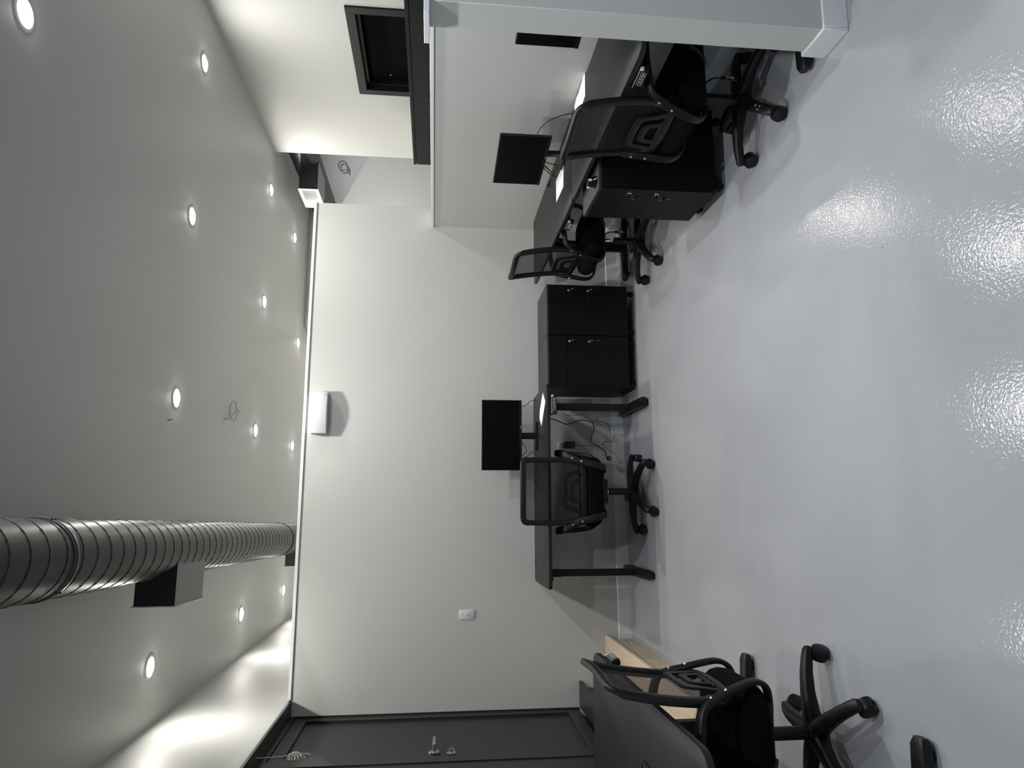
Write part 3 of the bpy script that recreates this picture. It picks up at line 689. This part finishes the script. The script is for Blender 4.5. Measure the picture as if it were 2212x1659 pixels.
# ------------------------------------------------------------------ papers
def sheet(label, poly):
    cx = sum(p[0] for p in poly) / len(poly); cy = sum(p[1] for p in poly) / len(poly)
    o = MB().prism([(x - cx, y - cy) for x, y in poly], 0.0, 0.0012).build('paper_sheet', 'paper', None, (cx, cy, 0.7504), smooth=0)
    return tag(o, label, 'paper', 'paper sheets left on the desks')
sheet('white paper sheet on the partition desk, below its monitor', [(0.815, 5.18), (0.733, 5.064), (0.576, 5.259), (0.640, 5.352), (0.704, 5.335)])
sheet('white paper on the far low wall desk, beside the pedestal cabinet top', [(2.137, 4.205), (1.989, 4.225), (2.000, 4.489), (2.151, 4.489)])
sheet('ragged white paper on the nearest low wall desk, partly behind the chair back', [(2.345, 3.529), (2.200, 3.535), (2.190, 3.66), (2.205, 3.80), (2.310, 3.83), (2.328, 3.774), (2.318, 3.699), (2.325, 3.647), (2.328, 3.610)])

# ------------------------------------------------------------------ things on the walls
sp = thing('wall_speaker', 'white bowed speaker box high on the partition, just under its cap', 'speaker', (0.713, wy(0.713), 2.444), WROT)
def bowed(x): return -(0.060 + 0.030 * (1 - (x / 0.163) ** 2))
pts = [(-0.163, -0.001), (-0.163, bowed(0.163))] + [(-0.163 + 0.326 * k / 12, bowed(-0.163 + 0.326 * k / 12)) for k in range(1, 12)] + [(0.163, bowed(0.163)), (0.163, -0.001)]
MB().prism(pts, -0.062, 0.062, 0.0025).build('cabinet', 'white_plastic', sp, smooth=50)
mk = MB()
for k, (x0, x1, z) in enumerate(((0.128, 0.133, -0.040), (0.137, 0.143, -0.040), (0.147, 0.151, -0.040), (0.130, 0.150, -0.0505))):
    mk.box((x0, bowed(0.14) - 0.0035, z - 0.0018), (x1, bowed(0.14) + 0.004, z + 0.0018))
mk.build('brand_mark', 'grey_print', sp)
sw = thing('light_switch', 'white light switch plate on the partition between its desk and the dark door', 'light switch', (-0.826, wy(-0.826), 1.278), WROT)
MB().box((-0.036, -0.007, -0.058), (0.036, -0.0003, 0.058), 0.004, 2).build('plate', 'white_plastic', sw)
MB().box((-0.0045, -0.017, -0.004), (0.0045, -0.006, 0.009), 0.002, 1).build('toggle', 'white_plastic', sw)
for z in (-0.03, 0.03): MB().cyl((0, -0.0085, z), (0, -0.006, z), 0.003, n=10).build('screw', 'grey_print', sw)
ol = thing('wall_outlet', 'grey double outlet plate low on the partition, behind the partition desk', 'outlet', (0.438, wy(0.438), 0.488), WROT)
MB().box((-0.058, -0.006, -0.058), (0.058, -0.0003, 0.058), 0.003, 2).build('plate', 'white_plastic', ol)
s = MB()
for x in (-0.024, 0.024):
    for z in (-0.020, 0.020):
        s.lathe([(0.0135, 0.0), (0.0145, 0.0006), (0.0155, 0.0)], 20, T(x, -0.0062, z) @ RX90)
        s.box((x - 0.006, -0.0068, z - 0.004), (x - 0.0045, -0.0062, z + 0.004)).box((x + 0.0045, -0.0068, z - 0.004), (x + 0.006, -0.0062, z + 0.004)).cyl((x, -0.0068, z - 0.008), (x, -0.0062, z - 0.008), 0.0022, n=10)
s.build('socket_slots', 'grey_print', ol)

# power adapter plugged into the outlet, with its thin lead
ad = thing('power_adapter', 'black plug-in power adapter on the outlet, its thin lead hanging below the desk', 'adapter', (0.474, 5.717, 0.455))
def cable_pts(P, o): return smooth_path([(x - o[0], y - o[1], z - o[2]) for x, y, z in P], 5)
AO = (0.474, 5.717, 0.455)
MB().box((-0.027, -0.036, -0.040), (0.026, 0.020, 0.042), 0.006, 2).build('body', 'black_plastic', ad)
thin = [(0.472, 5.70, 0.42), (0.467, 5.68, 0.38), (0.465, 5.68, 0.303), (0.467, 5.68, 0.224), (0.484, 5.675, 0.186), (0.498, 5.675, 0.175), (0.501, 5.675, 0.112), (0.509, 5.675, 0.097), (0.534, 5.675, 0.097), (0.554, 5.675, 0.117),
        (0.631, 5.67, 0.143), (0.649, 5.67, 0.172), (0.663, 5.66, 0.188), (0.657, 5.65, 0.201), (0.663, 5.64, 0.243), (0.656, 5.64, 0.276), (0.673, 5.63, 0.305), (0.708, 5.62, 0.352), (0.705, 5.61, 0.388), (0.707, 5.60, 0.417), (0.701, 5.60, 0.429), (0.70, 5.55, 0.508), (0.735, 5.5, 0.58), (0.74, 5.45, 0.70)]
MB().tube(cable_pts(thin, AO), 0.0022, n=6).build('lead', 'cable_black', ad)
pc = thing('power_cable', 'thick black power cord with a white-pronged plug dangling under the partition desk', 'cable', (0.6, 5.5, 0.4))
CO = (0.6, 5.5, 0.4)
thick = [(0.665, 5.5, 0.700), (0.663, 5.5, 0.663), (0.657, 5.5, 0.625), (0.636, 5.5, 0.57), (0.617, 5.5, 0.518), (0.627, 5.5, 0.474), (0.647, 5.5, 0.426), (0.652, 5.5, 0.386), (0.644, 5.5, 0.346), (0.627, 5.5, 0.31), (0.595, 5.5, 0.297), (0.552, 5.5, 0.308), (0.504, 5.5, 0.327), (0.477, 5.5, 0.321), (0.45, 5.5, 0.278), (0.422, 5.5, 0.231), (0.391, 5.5, 0.21), (0.368, 5.5, 0.208)]
MB().tube(cable_pts(thick, CO), 0.0042, n=8).build('lead', 'cable_black', pc)
pg = MB(); pg.lathe([(0, -0.016), (0.012, -0.016), (0.017, -0.010), (0.0175, 0.008), (0.014, 0.012), (0, 0.012)], 18, T(0.352 - CO[0], 0.0, 0.186 - CO[2]) @ Matrix.Rotation(R(90), 4, 'X'))
pgo = pg.tube([(0.368 - CO[0], 0, 0.208 - CO[2]), (0.352 - CO[0], 0.004, 0.190 - CO[2])], [0.006, 0.010], n=10).build('plug', 'black_plastic', pc)
pr = MB()
for dx, dz in ((-0.006, 0.004), (0.006, 0.005), (0.0, -0.007)): pr.box((0.352 - CO[0] + dx - 0.003, -0.030, 0.186 - CO[2] + dz - 0.001), (0.352 - CO[0] + dx + 0.003, -0.012, 0.186 - CO[2] + dz + 0.001))
pr.build('prong', 'chrome', pgo)
RD = Matrix.Rotation(-back_desk.rotation_euler.z, 4, 'Z')
cbl = RD @ (Vector((0.738, 5.366, 0.407)) - Vector(back_desk.location))
cb = MB().box((-0.026, -0.02, -0.038), (0.0, 0.02, 0.038), 0.005, 2).build('control_box', 'black_plastic', back_desk, cbl)
for x in (-0.018, -0.008): MB().cyl((x, -0.0215, -0.026), (x, -0.0195, -0.026), 0.0028, n=10).build('indicator', 'white_print', cb)
MB().tube(smooth_path([(-0.012, 0, 0.038), (-0.013, 0, 0.10), (-0.010, -0.02, 0.15), (-0.02, -0.05, 0.20), (-0.035, -0.03, 0.13), (-0.02, 0.0, 0.19), (0.0, -0.06, 0.27), (-0.01, -0.05, 0.312)], 5), 0.0032, n=7).build('lead', 'cable_black', cb)

# cable loops
def loop_cable(name, label, loc, P, m, r, cat='cable'):
    o = MB().tube(smooth_path(P, 6), r, n=6).build(name, m, None, loc, smooth=60); return tag(o, label, cat)
def coil(cx, cy, rx, ry, turns, z0=0, dz=0.004, ph=0.0, n=14):
    return [(cx + rx * math.cos(ph + 2 * PI * k / n), cy + ry * math.sin(ph + 2 * PI * k / n), z0 + dz * k / n) for k in range(int(turns * n) + 1)]
loop_cable('cable_loop', 'thin grey cable looped out of the ceiling past the wall speaker', (0.73, 6.314, CEIL),
           [(0, 0, 0), (0.0, 0.01, -0.03), (0.04, 0.12, -0.035), (0.10, 0.26, -0.03)] + [(0.09 + 0.085 * math.cos(a), 0.20 - 0.12 * math.sin(a) + 0.0, -0.028) for a in [R(-50 + 30 * k) for k in range(1, 12)]] + [(0.12, 0.34, -0.03), (0.095, 0.42, -0.032)], 'cable_grey', 0.0032)
loop_cable('cable_loop', 'thin dark cable looped on the distant wall beneath the corridor duct', (4.70, 9.738, 2.87),
           [(0.03, 0.012, -0.075), (0.0, 0, -0.07), (-0.08, 0, -0.07)] + [(0.02 + 0.07 * math.cos(a), -0.002, 0.005 + 0.055 * math.sin(a)) for a in [R(-100 + 30 * k) for k in range(0, 12)]] + [(0.06 + 0.07 * math.cos(a), -0.006, 0.03 + 0.06 * math.sin(a)) for a in [R(-60 + 30 * k) for k in range(0, 10)]], 'cable_grey', 0.005)
loop_cable('wire_stub', 'tiny dark wire stub poking out of the ceiling near the speaker side lamp', (0.569, 5.045, CEIL), [(0, 0, 0.004), (0.002, 0.004, -0.012), (0.010, 0.016, -0.022)], 'cable_black', 0.0035)
P = [(0, 0, 0.008), (0.0, 0.004, -0.06), (0.0, 0.01, -0.155)]
for k in range(46):
    a = k * 0.82; rr = 0.016 + 0.017 * min(1, k / 14) + 0.006 * math.sin(k * 1.7)
    P.append((0.012 * math.sin(k * 0.9), 0.012 + rr * math.cos(a) * 0.9, -0.175 - 0.0021 * k - rr * 0.55 * math.sin(a)))
P += [(0.004, 0.03, -0.29), (0.0, 0.022, -0.305)]
loop_cable('cable_coil', 'tangled pale cable hanging from the soffit in front of the dark door', (-1.452, 4.612, SOF - 0.013), P, 'cable_white', 0.0026)

# cables behind and beside the monitors
loop_cable('monitor_cable', 'thin black cable from the partition desk monitor down to a desk grommet', (0.72, 5.575, 0.7515), [(0.0, 0.0, 0.15), (0.03, 0.01, 0.13), (0.06, 0.03, 0.07), (0.095, 0.045, 0.03), (0.10, 0.04, 0.0035), (0.09, 0.01, 0.0035)], 'cable_black', 0.0026)
loop_cable('monitor_cable', 'black cables drooping beside the partition monitor stand towards the chair back', (0.41, 5.60, 0.7515), [(0.10, 0.0, 0.15), (0.07, 0.0, 0.10), (0.0, 0.005, 0.07), (-0.05, 0.01, 0.13), (-0.04, 0.01, 0.07), (0.0, 0.0, 0.02), (-0.07, -0.02, 0.0035), (-0.16, -0.06, 0.0035)], 'cable_black', 0.0030)
loop_cable('loose_cable', 'short black cable end lying on the partition desk, seen through the chair net', (0.12, 5.45, 0.7505), [(0.08, 0.22, 0.0035), (0.05, 0.14, 0.0035), (0.0, 0.07, 0.0035), (0.0, 0.0, 0.0045), (0.01, -0.05, 0.006)], 'cable_black', 0.0034)
loop_cable('monitor_cable', 'black cable running down behind the angled monitor to a low wall desk grommet', (2.2, 3.92, 0.7515), [(0.01, 0.10, 0.20), (0.03, 0.05, 0.185), (0.06, 0.0, 0.14), (0.085, -0.03, 0.06), (0.09, -0.045, 0.005)], 'cable_black', 0.0030)
lc = thing('monitor_lead', 'long black plug lead lying on the far low wall desk behind the paper', 'cable', (2.2, 4.4, 0.7505))
MB().tube(smooth_path([(-0.025, -0.15, 0.118), (-0.02, -0.11, 0.09), (-0.005, -0.06, 0.035), (0.03, 0.04, 0.007), (0.05, 0.20, 0.006), (0.055, 0.33, 0.006)], 6), 0.0032, n=7).build('lead', 'cable_black', lc)
MB().sweep([(0.055, 0.32, 0.0085), (0.056, 0.35, 0.0085), (0.056, 0.39, 0.009)], [0.010, 0.016, 0.018], [0.008, 0.013, 0.013], (1, 0, 0), 10, 3).build('plug', 'black_plastic', lc)
loop_cable('monitor_cable', 'bunched black cables sagging below the far end of the angled monitor', (2.17, 4.29, 0.7515), [(0.0, 0.0, 0.115), (0.0, 0.03, 0.10), (-0.005, 0.08, 0.06), (-0.01, 0.10, 0.03), (-0.015, 0.06, 0.06), (-0.005, 0.01, 0.105), (-0.01, 0.05, 0.10), (-0.02, 0.10, 0.05), (-0.02, 0.13, 0.012)], 'cable_black', 0.0034)

# folded plug bundle on the pedestal cabinet top
pb = thing('plug_bundle', 'folded black plug and cable bundle standing on the low wall pedestal cabinet', 'cable', (1.705, 3.545, 0.7005), 0.3)
k = MB()
for i, dy in enumerate((-0.018, -0.006, 0.006, 0.018)):
    k.sweep(smooth_path([(-0.012, dy, 0.004), (-0.014, dy, 0.03), (0.0, dy * 1.15, 0.047), (0.014, dy, 0.03), (0.012, dy, 0.004)], 5), 0.010, 0.007, (0, 1, 0), 8, 2.5)
k.build('folded_lead', 'soft_plastic', pb)
MB().box((-0.022, -0.026, 0.0), (0.022, 0.026, 0.014), 0.004, 2).build('plug', 'black_plastic', pb)
k = MB(); k.box((-0.020, -0.032, 0.026), (-0.006, -0.025, 0.044), 0.002, 1).box((-0.020, 0.025, 0.026), (-0.006, 0.032, 0.044), 0.002, 1)
k.sweep([(-0.012, -0.030, 0.018), (-0.018, -0.048, 0.006)], [0.006, 0.003], 0.003, (1, 0, 0), 6, 2); k.build('wire_tie', 'white_plastic', pb)
# small black cable port on the left desk
gp = thing('desk_port', 'small black cable port with a raised rim on the desk by the dark door', 'cable port', (-0.985, 2.72, 0.7503))
MB().prism(rrect(-0.05, -0.06, 0.05, 0.06, 0.006), 0, 0.010, 0.002).build('base', 'black_plastic', gp)
k = MB(); k.tube([(x, y, 0.011) for x, y in rrect(-0.044, -0.054, 0.044, 0.054, 0.005, 3)], 0.003, n=6, closed=True); k.build('rim', 'soft_plastic', gp)

# tall black cabinet in the corridor
tc = thing('tall_cabinet', 'tall black cabinet in the corridor beyond the low wall, in front of the dark doorway', 'cabinet', (3.3, 5.9, 0))
MB().box((0.02, -1.64, 0.0), (0.42, 0.757, 1.758), 0.002, 1).build('body', 'cabinet_black', tc)
MB().box((0.0, -1.645, 1.7585), (0.425, 0.762, 1.786), 0.002, 1).build('top', 'cabinet_black', tc)
for k in range(4):
    y1 = 0.757 - k * 0.598; d = MB(); d.box((0.002, y1 - 0.596, 0.06), (0.0195, y1, 1.755), 0.0015, 1); dd = d.build('door', 'cabinet_black', tc)
    s = MB(); s.cyl((0.0, y1 - 0.06, 1.62), (0.0025, y1 - 0.06, 1.62), 0.006, n=10).cyl((0.0, y1 - 0.50, 1.64), (0.0025, y1 - 0.50, 1.64), 0.006, n=10); s.build('bolt_hole', 'dark_room', dd)

# ------------------------------------------------------------------ added cool ambient fill, entering where the room front is unbuilt
wd = bpy.data.worlds.new('world'); SC.world = wd; wd.use_nodes = True
bg = wd.node_tree.nodes['Background']; bg.inputs['Color'].default_value = (0.80, 0.86, 1.0, 1); bg.inputs['Strength'].default_value = 0.15

# ------------------------------------------------------------------ camera (the photograph was taken with the phone turned on its side)
f, yaw, pitch, roll = 1549.0, 0.1675, -0.1061, 0.0149
cy, sy, cpp, spp, cr, sr = math.cos(yaw), math.sin(yaw), math.cos(pitch), math.sin(pitch), math.cos(roll), math.sin(roll)
F0 = Vector((sy, cy, 0)); R0 = Vector((cy, -sy, 0)); U0 = Vector((0, 0, 1))
F = F0 * cpp + U0 * spp; U1 = U0 * cpp - F0 * spp
RR = R0 * cr + U1 * sr; UU = U1 * cr - R0 * sr
cam = bpy.data.cameras.new('camera'); cam.sensor_fit = 'HORIZONTAL'; cam.sensor_width = 36.0; cam.lens = f / 2212 * 36.0; cam.clip_start = 0.05; cam.clip_end = 60
co = bpy.data.objects.new('camera', cam); COL.objects.link(co)
X, Y, Z = -UU, RR, -F
co.matrix_world = Matrix(((X.x, Y.x, Z.x, 0), (X.y, Y.y, Z.y, 0), (X.z, Y.z, Z.z, EYE), (0, 0, 0, 1)))
SC.camera = co
vs = SC.view_settings
vs.view_transform = 'Standard'; vs.look = 'None'; vs.gamma = 1.0; vs.use_curve_mapping = False; vs.exposure = 0.0
SC.display_settings.display_device = 'sRGB'
